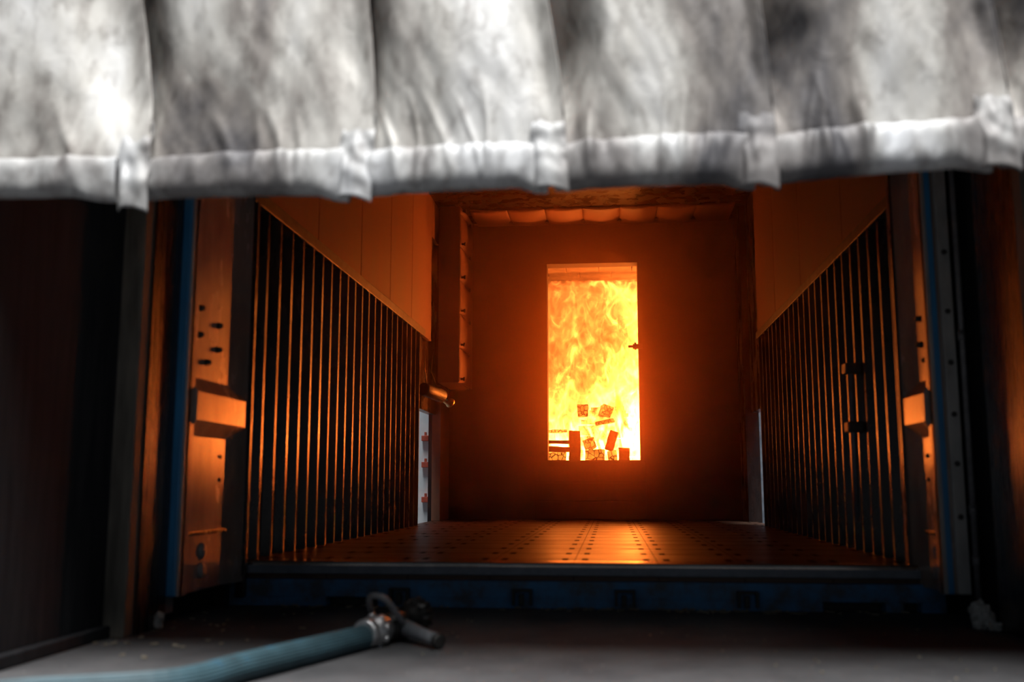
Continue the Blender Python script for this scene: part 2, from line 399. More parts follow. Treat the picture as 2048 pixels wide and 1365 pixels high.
def m_ember():
    m, nt, b = mat('charred_glowing_wood')
    mp = mapping(nt)
    v = N(nt, 'ShaderNodeTexVoronoi', feature='DISTANCE_TO_EDGE'); v.inputs['Scale'].default_value = 22
    nt.links.new(mp.outputs[0], v.inputs['Vector'])
    r = ramp(nt, v.outputs['Distance'], [(0.02, (0, 0, 0)), (0.10, (1, 1, 1))])
    n = N(nt, 'ShaderNodeTexNoise'); n.inputs['Scale'].default_value = 7; n.inputs['Detail'].default_value = 5; nt.links.new(mp.outputs[0], n.inputs['Vector'])
    r2 = ramp(nt, n.outputs['Fac'], [(0.4, (0.8, 0.8, 0.8)), (0.7, (4.0, 4.0, 4.0))])
    mu = N(nt, 'ShaderNodeMath', operation='MULTIPLY'); nt.links.new(r.outputs[0], mu.inputs[0]); nt.links.new(r2.outputs[0], mu.inputs[1])
    b.inputs['Base Color'].default_value = (0.03, 0.02, 0.015, 1); b.inputs['Roughness'].default_value = 0.9
    b.inputs['Emission Color'].default_value = (1.0, 0.24, 0.025, 1); nt.links.new(mu.outputs[0], b.inputs['Emission Strength'])
    return m
M['ember'] = m_ember()
M['char'] = noisy('charred_wood', (0.02, 0.012, 0.008), (0.06, 0.03, 0.02), nscale=30, rough=(0.8, 0.95), bump=0.6, bscale=60)

# ------------------------------------------------------------------ setting
XL, XR = -1.33, 1.04          # inner faces of the corrugated walls
FZ = 0.157                    # container floor level
YF, YB = 3.62, 8.2            # front edge and back wall
CZ = 2.63
struct(MB().box(-60, 60, -70, 60, -0.2, 0.0).build('ground', M['ground'], origin=(0, 4, -0.2)), 'dark asphalt yard in front of the container', 'ground')
fl = MB().box(-1.40, 1.11, YF + 0.012, YB + 0.2, FZ - 0.1, FZ).build('floor', M['floor']); struct(fl)
lip = MB().prism([(YF + 0.002, FZ - 0.012), (YF + 0.004, FZ - 0.0045), (YF + 0.085, FZ + 0.0012), (YF + 0.085, FZ - 0.02), (YF + 0.002, FZ - 0.02)], 'x', -1.39, 1.10).build('floor_nosing', M['polished'], fl)

# front sill of the container: upper flange, recess, lower beam with keepers and fork pockets
sill = empty('front_sill', (0, YF, 0)); struct(sill, 'worn blue steel sill beam under the floor edge', 'sill')
MB().box(-1.40, 1.11, YF, YF + 0.03, 0.112, FZ - 0.014, 0.003).build('flange', M['grey_steel'], sill)
MB().box(-1.40, 1.11, YF + 0.035, YF + 0.06, 0.09, 0.115).build('recess_web', M['black'], sill)
b = MB().box(-1.42, 1.13, YF - 0.01, YF + 0.05, 0.032, 0.094, 0.003)
for x0, x1 in ((-1.42, -1.03), (-0.84, 0.72), (0.93, 0.99), (1.05, 1.13)): b.box(x0, x1, YF - 0.01, YF + 0.05, 0.0, 0.033)
b.build('lower_beam', M['blue'], sill)
MB().box(-1.42, 1.13, YF + 0.055, YF + 0.07, 0.0, 0.09).build('back_web', M['black'], sill)
for px in (800, 1045, 1250, 1495):
    c = at(px, 1195, YF - 0.01).x
    k = MB().box(c - 0.036, c - 0.026, YF - 0.04, YF - 0.009, 0.012, 0.066, 0.002).box(c + 0.026, c + 0.036, YF - 0.04, YF - 0.009, 0.012, 0.066, 0.002)
    k.box(c - 0.036, c + 0.036, YF - 0.03, YF - 0.009, 0.058, 0.068, 0.002).box(c - 0.012, c + 0.006, YF - 0.028, YF - 0.009, 0.01, 0.05, 0.003)
    k.build('door_keeper', M['black'], sill)

def corrugated(side, y0, y1, z0, z1, phase):
    """vertical-ribbed sheet: narrow ribs standing in towards the room, pitch 0.15"""
    X = XL if side < 0 else XR
    prof = []
    y = phase
    d = 0.036
    while y + 0.04 < y0: y += 0.15
    prof.append((y0, d))
    while y < y1 - 0.04:
        prof += [(y - 0.024, d), (y - 0.009, 0.0), (y + 0.009, 0.0), (y + 0.024, d)]; y += 0.15
    prof.append((y1, d))
    mb = MB()
    pts = [(X + side * dd, yy) for yy, dd in prof]
    back = [(X + side * 0.06, y1), (X + side * 0.06, y0)]
    mb.prism(pts + back, 'z', z0, z1)
    return mb

wl = corrugated(-1, 3.55, 7.05, FZ - 0.05, 1.50, 3.57).build('wall_left', M['soot_steel']); struct(wl)
wr = corrugated(1, 3.69, 7.10, FZ - 0.05, 1.46, 3.73).build('wall_right', M['soot_steel']); struct(wr)
MB().box(-1.40, -1.326, 3.55, 7.06, 1.50, 1.555, 0.004).build('top_rail', M['black'], wl)
MB().box(1.036, 1.11, 3.69, 7.12, 1.455, 1.505, 0.004).build('top_rail', M['black'], wr)
# corner edges at the mouth
MB().box(-1.36, -1.324, 3.575, 3.60, 0.03, CZ, 0.004).build('corner_edge', M['soot_steel'], wl)
MB().box(1.034, 1.07, 3.675, 3.70, 0.03, CZ, 0.004).build('corner_edge', M['soot_steel'], wr)
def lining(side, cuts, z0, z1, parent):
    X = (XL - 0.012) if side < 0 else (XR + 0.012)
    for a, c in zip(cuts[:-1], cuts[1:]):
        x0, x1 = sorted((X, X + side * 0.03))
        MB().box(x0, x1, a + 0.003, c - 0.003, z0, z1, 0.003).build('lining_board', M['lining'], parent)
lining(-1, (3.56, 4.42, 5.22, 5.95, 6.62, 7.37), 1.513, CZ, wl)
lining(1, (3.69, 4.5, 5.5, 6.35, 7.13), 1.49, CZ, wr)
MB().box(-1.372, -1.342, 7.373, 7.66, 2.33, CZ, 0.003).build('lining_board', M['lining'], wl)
# outer skins so that no daylight leaks past the sheets, with the two side hatches left open
MB().box(-1.43, -1.391, 3.55, 7.05, 0.0, CZ).box(-1.43, -1.375, 7.05, 7.80, 0.985, CZ).box(-1.43, XL - 0.004, 7.79, YB + 0.02, 0.0, CZ).build('outer_skin', M['soot_steel'], wl)
MB().box(-1.40, XL, 7.78, YB - 0.001, FZ, 1.22, 0.003).build('lining_board', M['lining'], wl)  # end of the wall itself; firelight on it is put into the paler lining colour
MB().box(1.101, 1.14, 3.69, 7.10, 0.0, CZ).box(1.085, 1.14, 7.10, 7.84, 0.985, CZ).box(XR, 1.14, 7.82, YB + 0.02, 0.0, CZ).build('outer_skin', M['soot_steel'], wr)

# back wall with its doorway
DX0, DX1, DZ0, DZ1 = -0.512, 0.243, 0.636, 2.278
bw = MB()
bw.box(-1.43, DX0, YB, YB + 0.16, 0.0, CZ).box(DX1, 1.14, YB, YB + 0.16, 0.0, CZ).box(DX0, DX1, YB, YB + 0.16, DZ1, CZ).box(DX0, DX1, YB, YB + 0.16, 0.0, DZ0)
bw = bw.build('wall_back', M['back']); struct(bw)
for z0, z1 in ((0.165, 0.302), (0.308, 0.452), (0.458, 0.628)):
    MB().box(-0.618, 0.283, YB - 0.012, YB + 0.002, z0, z1, 0.003).build('infill_board', M['back'], bw)
# ceiling over everything, its underside in quilted heat shields near the back wall
ce = MB().box(-1.52, 1.27, 2.02, 10.9, CZ, CZ + 0.12).build('ceiling', M['soot_steel']); struct(ce)
def quilt(fn_base, nu, nv): pass
for i in range(7):
    x0 = -1.1 + 0.30 * i
    def f(u, v, x0=x0):
        bul = 0.028 * math.sin(math.pi * u) * (math.sin(math.pi * min(1, max(0, v))) ** 0.5)
        return (x0 + 0.30 * u, YB - 0.50 + 0.49 * v, CZ - 0.015 - bul)
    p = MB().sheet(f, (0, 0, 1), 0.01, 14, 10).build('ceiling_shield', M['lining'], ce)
    MB().lathe((x0, YB - 0.16, CZ - 0.002), (0, 0, -1), [(0, 0.011), (0.022, 0.011), (0.024, 0.019), (0.036, 0.019)], 10).build('bolt', M['black'], p)

# burn room behind the doorway
BY = 10.9
br = MB().box(-1.43, 1.14, BY, BY + 0.15, 0.0, CZ).build('wall_burn_room_back', M['burn']); struct(br)
struct(MB().box(-1.43, -1.33, YB + 0.16, BY, 0.0, CZ).build('wall_burn_room_left', M['burn']))
struct(MB().box(1.04, 1.14, YB + 0.16, BY, 0.0, CZ).build('wall_burn_room_right', M['burn']))
struct(MB().box(-1.43, 1.14, YB + 0.20, BY, 0.0, 0.30).build('floor_burn_room', M['burn']))
# refractory slabs of the burn-room roof, seen under the door head
cb = MB().box(-1.33, 1.04, YB + 0.17, BY, 2.50, CZ).build('ceiling_burn_room', M['burn']); struct(cb)
for j, (yy, dz) in enumerate(((YB + 0.20, 0.0), (YB + 0.62, 0.035))):
    x = -0.95 + 0.11 * j
    while x < 0.75:
        MB().box(x, x + 0.285, yy, yy + 0.40, 2.33 + dz, 2.505, 0.006).build('roof_slab', M['burn'], cb); x += 0.29

# porch side walls between the curtain and the container
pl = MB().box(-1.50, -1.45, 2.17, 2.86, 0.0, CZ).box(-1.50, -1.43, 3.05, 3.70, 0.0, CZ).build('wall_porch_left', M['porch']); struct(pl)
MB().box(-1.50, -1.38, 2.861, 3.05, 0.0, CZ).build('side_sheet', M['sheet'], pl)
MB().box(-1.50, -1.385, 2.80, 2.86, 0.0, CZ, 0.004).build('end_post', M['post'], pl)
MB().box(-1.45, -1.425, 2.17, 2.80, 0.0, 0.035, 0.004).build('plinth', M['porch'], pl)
pr = MB().box(1.20, 1.26, 2.17, 2.86, 0.0, CZ).box(1.19, 1.26, 3.20, 3.75, 0.0, CZ).box(1.09, 1.26, 3.72, 3.78, 0.0, CZ).build('wall_porch_right', M['porch']); struct(pr)  # last box is added, unseen, to shut out daylight between porch and container
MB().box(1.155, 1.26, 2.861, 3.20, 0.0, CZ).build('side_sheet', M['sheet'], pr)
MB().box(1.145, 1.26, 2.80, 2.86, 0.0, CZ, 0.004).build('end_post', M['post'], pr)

# ------------------------------------------------------------------ opened container door leaves at either side of the mouth
def door_leaf(side, xi, y0, y1, xr, label):
    """side -1 left, +1 right; xi inner rim plane, recess plane xr further out; from near edge y0 to y1 at the mouth"""
    o = lambda x: x            # x already signed
    root = empty('container_door', (xi + side * 0.04, (y0 + y1) / 2, 0.087))
    tag(root, label, 'door', 'opened container door leaves')
    zb, zt = 0.087, CZ - 0.04
    s = side
    # inner panel: rim, sloped shoulder, recess, shoulder up to the mouth corner (plan polygon)
    poly = [(xi, y0), (xi, y0 + 0.05), (xr, y0 + 0.075), (xr, y1 - 0.16), (xi - s * 0.018, y1 - 0.012), (xr + s * 0.05, y1 - 0.012), (xr + s * 0.05, y0)]
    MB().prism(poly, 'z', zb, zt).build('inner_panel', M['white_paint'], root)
    # trapezoid bar pressed into the panel
    ya, yc = y0 + 0.045, y1 - 0.055
    prof = [(xr + s * 0.02, 0.55), (xr, 0.592), (xi - s * 0.012, 0.642), (xi - s * 0.012, 0.735), (xr, 0.785), (xr + s * 0.02, 0.83)]
    MB().prism([(x, z) for x, z in prof], 'y', ya, yc).build('pressed_bar', M['white_paint'], root)
    # ledge line and small vents near the foot
    x0, x1 = sorted((xr + s * 0.005, xi + s * 0.012))
    MB().box(x0, x1, y0 + 0.05, y1 - 0.03, 0.268, 0.281, 0.003).build('ledge', M['soot_steel'], root)
    for z in (0.15, 0.215):
        x0, x1 = sorted((xr + s * 0.004, xr - s * 0.012))
        MB().lathe((xr + s * 0.004, (y0 + y1) / 2 - 0.06, z), (-s, 0, 0), [(0, 0.03), (0.012, 0.022), (0.016, 0.01)], 14).build('vent', M['gasket'], root)
    # front edge: blue cover strip and pale gasket
    e0, e1 = sorted((xi, xi + s * 0.034))
    if side < 0:
        MB().box(xi - 0.008, xi, y0 - 0.012, y0 + 0.02, zb, zt, 0.002).build('gasket', M['gasket'], root)
        MB().box(xi - 0.062, xi - 0.008, y0 - 0.016, y0 + 0.02, zb, zt, 0.005).build('edge_strip', M['blue_edge'], root)
        MB().box(xi - 0.074, xi - 0.062, y0 - 0.006, y0 + 0.1, zb - 0.06, zt, 0.003).build('outer_gasket', M['gasket'], root)
    else:
        MB().box(xi, xi + 0.012, y0 - 0.012, y0 + 0.02, zb, zt, 0.002).build('gasket', M['gasket'], root)
        MB().box(xi + 0.012, xi + 0.032, y0 - 0.010, y0 + 0.02, zb, zt, 0.003).build('edge_strip', M['blue_edge'], root)
        g = MB().box(xi + 0.042, xi + 0.082, y0 - 0.016, y0 + 0.02, zb, zt, 0.004)
        g.build('outer_gasket', M['gasket'], root)
        for z in (0.33, 0.50, 0.66, 0.83, 1.0, 1.2):
            MB().lathe((xi + 0.062, y0 - 0.014, z), (0, -1, 0), [(0, 0.010), (0.005, 0.009), (0.008, 0.004)], 10).build('rivet', M['black'], root)
    # bolts on the upper panel
    for (dy, z) in ((0.10, 1.02), (0.10, 0.93), (0.26, 0.985), (0.26, 0.90), (0.17, 0.845)) if side < 0 else ((0.13, 1.0), (0.13, 0.91), (0.08, 0.85)):
        MB().lathe((xr, y0 + dy, z), (-s, 0, 0), [(0, 0.011), (0.010, 0.010), (0.020, 0.006)], 10).build('bolt', M['black'], root)
    for z in (0.45, 0.53):
        MB().lathe((xr, y1 - 0.2, z), (-s, 0, 0), [(0, 0.008), (0.006, 0.006)], 8).build('bolt', M['black'], root)
    # hinge straps out to the post keep it hanging clear of the ground
    for z in (0.45, 1.9):
        x0, x1 = sorted((xr + s * 0.02, xi + s * 0.12))
        MB().box(x0, x1, y1 - 0.05, y1 - 0.005, z, z + 0.12, 0.004).build('hinge', M['black'], root)
    return root
dl = door_leaf(-1, -1.345, 3.07, 3.60, -1.364, 'opened container door leaf with wide blue edge strip, at the dark board wall by the hose')
MB().tube([(-1.42, 3.10, 1.04), (-1.435, 3.09, 1.0), (-1.438, 3.09, 0.86), (-1.42, 3.10, 0.80)], 0.016, 12).build('handle', M['black'], dl)
dr = door_leaf(1, 1.052, 3.38, 3.72, 1.070, 'opened container door leaf with narrow blue edge and riveted pale gasket, by the black locking rod')

# locking rod on the far side of the riveted leaf
rod = MB().tube([(1.141, 3.33, 0.02), (1.143, 3.33, 1.2), (1.141, 3.33, 2.55)], 0.009, 12)
for z in (0.18, 0.34, 0.9, 1.6): rod.lathe((1.141, 3.33, z), (0, 0, 1), [(0, 0.012), (0.03, 0.012)], 12)
tag(rod.build('locking_rod', M['lever']), 'thin dull vertical locking rod beside the riveted container door leaf', 'rod')

# ------------------------------------------------------------------ silver curtain
CY = 2.12
root = empty('fire_curtain', (0, CY, 1.03))
tag(root, 'sooty silver fire curtain of overlapping strips hanging across the container mouth', 'curtain')
seam_b = [(-330, 430), (305, 440), (745, 432), (1140, 425), (1555, 432), (2038, 410), (2470, 405)]
seam_t = [(-340, 0), (277, 0), (737, 0), (1095, 0), (1518, 0), (1985, 0), (2440, 0)]
hem_y = [(398, 400), (405, 412), (412, 405), (412, 410), (412, 388), (392, 392)]   # bottom of the hem tube, left and right of each strip
seam_y = [(322, 322), (325, 322), (325, 322), (322, 314), (322, 300), (300, 300)]     # stitched seam above the tube
def lerp(a, b, t): return a + (b - a) * t
def sst(a, b, x):
    t = min(1, max(0, (x - a) / (b - a))); return t * t * (3 - 2 * t)
ZTOP = 2.60
random.seed(5)
for i in range(6):
    pb0, pb1, pt0, pt1 = at(*seam_b[i], CY), at(*seam_b[i + 1], CY), at(*seam_t[i], CY), at(*seam_t[i + 1], CY)
    def xs(z, pb0=pb0, pb1=pb1, pt0=pt0, pt1=pt1):
        # the strip's left and right edge at height z; straight on above the frame
        t = (z - pb1.z) / (pt1.z - pb1.z); t = min(t, 1.25)
        tt = t ** 1.0
        l = lerp(pb0.x, pt0.x, tt); r = lerp(pb1.x, pt1.x, tt)
        bow = 0.010 * math.sin(math.pi * min(1, max(0, t)))
        return l + bow, r + bow
    zs0, zs1 = at(0, seam_y[i][0], CY).z, at(0, seam_y[i][1], CY).z
    zh0, zh1 = at(0, hem_y[i][0], CY).z, at(0, hem_y[i][1], CY).z
    ph = random.uniform(0, 50)
    curl = (0.02, 0.0, 0.0, 0.0, 0.0, 0.0)[i]           # how far the first strip's free edge folds back
    rnd = random.Random(40 + i)
    folds = [(rnd.uniform(0.15, 0.8), rnd.uniform(-0.5, 0.5), rnd.uniform(0.006, 0.013), rnd.uniform(0.012, 0.03)) for _ in range(5)]
    zm = (zs0 + zs1) / 2
    def depth(u, z, ph=ph, i=i, curl=curl, folds=folds, zm=zm):
        hi = sst(1.16, 1.46, z)
        d = lerp(0.012, 0.19, hi) * (1 - sst(0.0, lerp(0.2, 0.34, hi), u))          # tucked behind its neighbour
        d -= lerp(0.006, 0.022, hi) * math.sin(math.pi * sst(0.05, 1.0, u))   # belly
        d += curl * sst(0.74, 0.97, u) * sst(1.20, 1.34, z)
        d += 0.022 * sst(0.80, 0.90, u) * (1 - sst(0.93, 1.0, u)) * hi   # groove before the stitched edge
        d += 0.014 * hi * mnoise.noise(Vector((u * 3.3 + ph, z * 2.4, ph)))
        g = 1 - sst(0.0, 0.16, abs(z - zm))
        d += (0.0025 + 0.006 * g) * mnoise.noise(Vector((u * 11 + ph, z * 2.2, ph * 2)))
        d += 0.003 * mnoise.noise(Vector((u * 16 + z * 9 + ph, z * 9 - u * 5, ph)))
        for (fu, sl, am, wd) in folds:              # creases fanning out of the stitched seam
            c = fu + sl * (z - zm)
            d -= am * g * math.exp(-((u - c) / wd) ** 2)
        return d
    def surf(u, v, xs=xs, zs0=zs0, zs1=zs1, depth=depth, ph=ph, i=i):
        zb = lerp(zs0, zs1, u) - 0.004
        z = zb + (ZTOP - zb) * (v ** 1.7)
        l, r = xs(z)
        return (lerp(l - 0.03 - (0.07 * sst(1.14, 1.46, z) if i < 3 else 0.0), r, u), CY + depth(u, z), z)
    panel = MB().sheet(surf, (0, 1, 0), 0.003, 90, 90).build('panel', M['curtain'], root)
    # hem: a soft flattened tube below the stitched seam
    NU, NA = 80, 30
    mb = MB()
    def hem(u, v, xs=xs, zs0=zs0, zs1=zs1, zh0=zh0, zh1=zh1, depth=depth, ph=ph):
        uu = u * 0.90
        zt, zb = lerp(zs0, zs1, uu), lerp(zh0, zh1, uu)
        zt += 0.003 * mnoise.noise(Vector((uu * 18 + ph, 3, 1)))
        pinch = sst(0.74, 0.88, uu)
        zb -= 0.016 * pinch
        an = math.pi * 1.7 * v + 0.04
        rad = (zt - zb) / 2; cz = (zt + zb) / 2
        c_, s_ = math.cos(an), math.sin(an)
        zz = cz + rad * math.copysign(abs(c_) ** (0.62 if c_ > 0 else 0.95), c_)
        dp = 0.030 * lerp(1.0, 0.45, pinch) * math.copysign(abs(s_) ** 0.72, s_)
        dp *= 1.0 - 0.25 * c_
        wr = 0.004 * mnoise.noise(Vector((uu * 10 + ph, zz * 6, 5))) + 0.003 * mnoise.noise(Vector((uu * 24 + an + ph, zz * 20, 9)))
        yy = CY + depth(uu, zz) - 0.002 - dp + wr
        l, r = xs(zz)
        return (lerp(l - 0.03, r, uu), yy, zz)
    mb.grid(hem, NU, NA)
    mb.build('hem', M['hem'], panel)
    # flat stitched flap that closes the end of the hem
    fb = at(0, seam_b[i + 1][1], CY).z
    def flap(u, v, xs=xs, zs1=zs1, fb=fb, depth=depth, ph=ph):
        zt = zs1 + 0.09
        zr = lerp(fb, zt, v)
        l, r = xs(max(zr, fb)); wdt = lerp(0.084, 0.070, sst(0.5, 1.0, v))
        zc = zr + 0.008 * math.sin(math.pi * u) * (1 - v) + 0.012 * (1 - u) * (1 - v)
        uu = 1 - wdt * (1 - u) / (r - l)
        drop = 1 - sst(0.15, 0.82, v)
        y = CY + depth(uu, max(zr, zs1 + 0.01)) - 0.0035 - 0.024 * drop
        y += 0.012 * sst(0.70, 0.95, v) + 0.022 * (1 - sst(0.0, 0.22, u)) * drop - 0.006 * math.sin(math.pi * u) * drop
        y += 0.010 * mnoise.noise(Vector((u * 3 + ph, v * 5, 2))) * math.sin(math.pi * min(1, v))
        return (r - wdt * (1 - u) + 0.001, y, zc)
    MB().sheet(flap, (0, 1, 0), 0.003, 24, 34).build('flap', M['hem'], panel)
    # stitched binding down the strip's free edge
    pts = []
    for k in range(60):
        z = lerp(zs1 + 0.06, ZTOP, k / 59); l, r = xs(z)
        pts.append((r - 0.001, CY + depth(1.0, z) - 0.001, z))
    MB().tube(pts, 0.002, 8).build('edge_binding', M['curtain'], panel)

# ------------------------------------------------------------------ fire hose
hz = 0.032
hp = [(-1.75, 1.10, hz), (-1.45, 1.50, hz), (-1.18, 1.85, hz)]
for px, py in ((330, 1372), (480, 1335.5), (610, 1304), (735, 1273)):
    r = at(px, py, 1.0) - Vector((0, 0, CAM_Z)); k = (hz - CAM_Z) / r.z
    hp.append((r.x * k, r.y * k, hz))
def smooth_path(P, n=10):
    P = [Vector(p) for p in P]; out = []
    for i in range(len(P) - 1):
        p0, p1, p2, p3 = P[max(i - 1, 0)], P[i], P[i + 1], P[min(i + 2, len(P) - 1)]
        for k in range(n):
            t = k / n
            out.append(0.5 * ((2 * p1) + (p2 - p0) * t + (2 * p0 - 5 * p1 + 4 * p2 - p3) * t * t + (3 * p1 - p0 - 3 * p2 + p3) * t ** 3))
    out.append(P[-1]); return out
E0 = Vector(hp[-1]); dirv = (E0 - Vector(hp[-2])).normalized()
hose = empty('fire_hose', (E0.x, E0.y, 0))
tag(hose, 'teal fire hose with silver coupling and nozzle lying on the asphalt', 'fire hose')
path = smooth_path(hp)
mb = MB(); seg = 72
pts = path; rings = []
for i, p in enumerate(pts):
    d = (pts[min(i + 1, len(pts) - 1)] - pts[max(i - 1, 0)]).normalized(); u = d.cross(Vector((0, 0, 1))).normalized(); v = u.cross(d)
    rings.append([mb.bm.verts.new(p + (u * math.cos(2 * math.pi * k / seg) + v * math.sin(2 * math.pi * k / seg)) * (0.0312 if k % 3 else 0.0292)) for k in range(seg)])
for i in range(len(rings) - 1):
    for k in range(seg):
        mb.bm.faces.new((rings[i][k], rings[i][(k + 1) % seg], rings[i + 1][(k + 1) % seg], rings[i + 1][k]))
mb.bm.faces.new(list(reversed(rings[0]))); mb.bm.faces.new(rings[-1])
mb.build('hose', M['hose'], hose)
side = dirv.cross(Vector((0, 0, 1))).normalized(); upv = Vector((0, 0, 1))
A = E0 - dirv * 0.02 + upv * 0.008
cp = MB().lathe(A, dirv, [(0, 0.034), (0.006, 0.038), (0.026, 0.038), (0.030, 0.035), (0.036, 0.035), (0.040, 0.0415), (0.075, 0.0415), (0.082, 0.038), (0.092, 0.038), (0.096, 0.033), (0.104, 0.033)], 40).build('coupling', M['alu'], hose)
for k in range(8):
    an = 2 * math.pi * k / 8 + 0.3
    q = side * math.cos(an) + upv * math.sin(an)
    MB().lathe(A + dirv * 0.058 + q * 0.037, q, [(0, 0.011), (0.008, 0.0105), (0.011, 0.007)], 12).build('lug', M['alu'], cp)
MB().lathe(A, dirv, [(0.03, 0.0355), (0.032, 0.0372), (0.035, 0.0355)], 30).build('clamp_band', M['alu'], cp)
nb = A + dirv * 0.10
lift = Vector((0, 0, 0.010))
nz = MB().lathe(nb, dirv + Vector((0, 0, 0.10)), [(0, 0.030), (0.012, 0.030), (0.016, 0.036), (0.05, 0.040), (0.075, 0.036), (0.085, 0.026), (0.13, 0.026), (0.14, 0.032), (0.165, 0.036)], 32).build('nozzle_body', M['black'], hose)
tip = nb + (dirv + Vector((0, 0, 0.10))).normalized() * 0.155
MB().lathe(tip, dirv + Vector((0, 0, 0.10)), [(0, 0.038), (0.012, 0.046), (0.040, 0.047), (0.048, 0.040)], 60, smooth=False, wob=lambda an, h: 1.0 + 0.07 * (1 if math.sin(an * 15) > 0 else -1)).build('bumper', M['black'], nz)
# bail handle: a flat bent bar arching over the valve
piv = nb + dirv * 0.045
for sgn in (-1, 1):
    MB().lathe(piv + side * (0.036 * sgn), side * sgn, [(0, 0.014), (0.010, 0.013), (0.012, 0.008)], 16).build('pivot_bolt', M['alu'], nz)
arch = smooth_path([piv + side * 0.042, piv + side * 0.040 - dirv * 0.045 + upv * 0.045, piv + side * 0.022 - dirv * 0.082 + upv * 0.088, piv - side * 0.022 - dirv * 0.082 + upv * 0.088, piv - side * 0.040 - dirv * 0.045 + upv * 0.045, piv - side * 0.042], 8)
MB().tube(arch, 0.0085, 12).build('bail_handle', M['lever'], nz)
# pistol grip slanting down towards the yard
g0 = nb + dirv * 0.065 + side * 0.02; ge = at(876, 1283, 2.80)
rr = ge - Vector((0, 0, CAM_Z)); kk = (0.022 - CAM_Z) / rr.z; ge = Vector((rr.x * kk, rr.y * kk, 0.022))
gd = (ge - g0); gl = gd.length
gp = MB().lathe(g0, gd, [(0, 0.024), (gl * 0.25, 0.022), (gl * 0.5, 0.0185), (gl * 0.8, 0.0175), (gl * 0.97, 0.020), (gl, 0.016)], 24).build('pistol_grip', M['grip'], nz)
MB().lathe(ge - gd.normalized() * 0.006, gd, [(0, 0.0205), (0.012, 0.0205), (0.016, 0.015)], 20).build('grip_cap', M['black'], gp)

# ------------------------------------------------------------------ things inside the container
# bolted quilted box in the upper corner
bx = empty('heat_shield_box', (-1.25, 7.9, 1.22))
tag(bx, 'tall boxed heat shield with bolted quilted side, hung in the corner by the brass-ended pipe', 'heat shield')
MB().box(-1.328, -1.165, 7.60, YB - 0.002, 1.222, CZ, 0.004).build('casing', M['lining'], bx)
zc = 1.225
while zc < CZ - 0.05:
    z1 = min(zc + 0.27, CZ)
    def f(u, v, a=zc, c=z1):
        bul = 0.026 * (max(0, math.sin(math.pi * v)) ** 0.7) * (max(0, math.sin(math.pi * min(1, u * 1.02))) ** 0.6)
        return (-1.163 + bul + 0.02 * u, 7.602 + (YB - 7.604) * u, lerp(a, c, v))
    q = MB().sheet(f, (-1, 0, 0), 0.008, 16, 14).build('quilted_pad', M['lining'], bx)
    for (yy, zz) in ((7.66, zc + 0.03), (7.95, zc - 0.02)):
        if zz > 1.235:
            MB().lathe((-1.165, yy, zz), (1, 0, 0), [(0, 0.008), (0.028, 0.008), (0.030, 0.016), (0.044, 0.016)], 10).build('bolt', M['black'], q)
    zc += 0.27
# door closer: dark cylinder with a brass end, slung from two wires
pc = empty('brass_ended_pipe', (-1.25, 7.3, 1.13))
tag(pc, 'short dark pipe with shiny brass end sticking out below the boxed heat shield', 'pipe')
p0, p1 = at(846, 778, 7.05), at(884, 793, 7.25)
dv = (p1 - p0).normalized()
MB().lathe(p0, dv, [(0, 0.045), (0.02, 0.048), ((p1 - p0).length, 0.048)], 20).build('barrel', M['black'], pc)
pe = at(899, 805, 7.32)
MB().lathe(p1 - dv * 0.005, pe - p1, [(0, 0.030), ((pe - p1).length, 0.030), ((pe - p1).length + 0.01, 0.037), ((pe - p1).length + 0.02, 0.037)], 20).build('brass_end', M['brass'], pc)
MB().tube([at(848, 690, 7.10), at(850, 740, 7.10), p0 + Vector((0.02, 0.03, 0.03))], 0.004, 8).build('wire', M['black'], pc)
MB().tube([at(866, 700, 7.30), at(862, 745, 7.25), p0 + Vector((0.08, 0.1, 0.03))], 0.004, 8).build('wire', M['black'], pc)
# rod and clamps on the corrugated wall across the room
rd = empty('wall_rod', (1.02, 4.3, 0.3))
tag(rd, 'vertical steel rod in two dark clamps on the corrugated wall', 'rod')
for_y = 4.30
zt_, zb_ = at(1700, 735, for_y).z, at(1705, 1045, for_y).z
MB().tube([(1.012, for_y, zb_), (1.012, for_y, zt_)], 0.011, 12).build('rod', M['grey_steel'], rd)
for py in (738, 855):
    zz = at(1700, py, for_y).z
    MB().box(0.985, 1.05, for_y - 0.035, for_y + 0.035, zz - 0.022, zz + 0.022, 0.004).build('clamp', M['black'], rd)
# door latch at the edge of the doorway
la = MB().box(DX1 - 0.048, DX1 + 0.03, YB - 0.03, YB - 0.004, 1.545, 1.585, 0.003).box(DX1 - 0.085, DX1 - 0.04, YB - 0.026, YB - 0.008, 1.556, 1.575, 0.003).box(DX1 - 0.035, DX1 - 0.02, YB - 0.034, YB - 0.002, 1.538, 1.596)
tag(la.build('door_latch', M['black']), 'small black latch jutting into the burning doorway at its edge', 'latch')

# side hatches: doors standing open outside
h1 = empty('hatch_door', (-1.6, 7.98, 0.0)); tag(h1, 'white outside hatch door with red hinges in the daylit gap behind the brass-ended pipe', 'hatch door', 'outside hatch doors')
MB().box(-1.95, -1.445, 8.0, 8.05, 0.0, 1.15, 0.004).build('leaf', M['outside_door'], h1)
for py in (877, 930, 1000):
    c = at(851, py, 7.95)
    MB().box(c.x - 0.035, c.x + 0.022, 7.955, 7.999, c.z - 0.022, c.z + 0.022, 0.003).box(c.x - 0.012, c.x + 0.004, 7.96, 7.99, c.z + 0.022, c.z + 0.05, 0.002).build('hinge', M['red'], h1)
h2 = empty('hatch_door', (1.3, 8.3, 0.0)); tag(h2, 'plain grey outside hatch door in the gap at the end of the rod-bearing wall', 'hatch door', 'outside hatch doors')
MB().box(1.15, 1.75, 8.40, 8.45, 0.0, 1.15, 0.004).build('leaf', M['grey_steel'], h2)
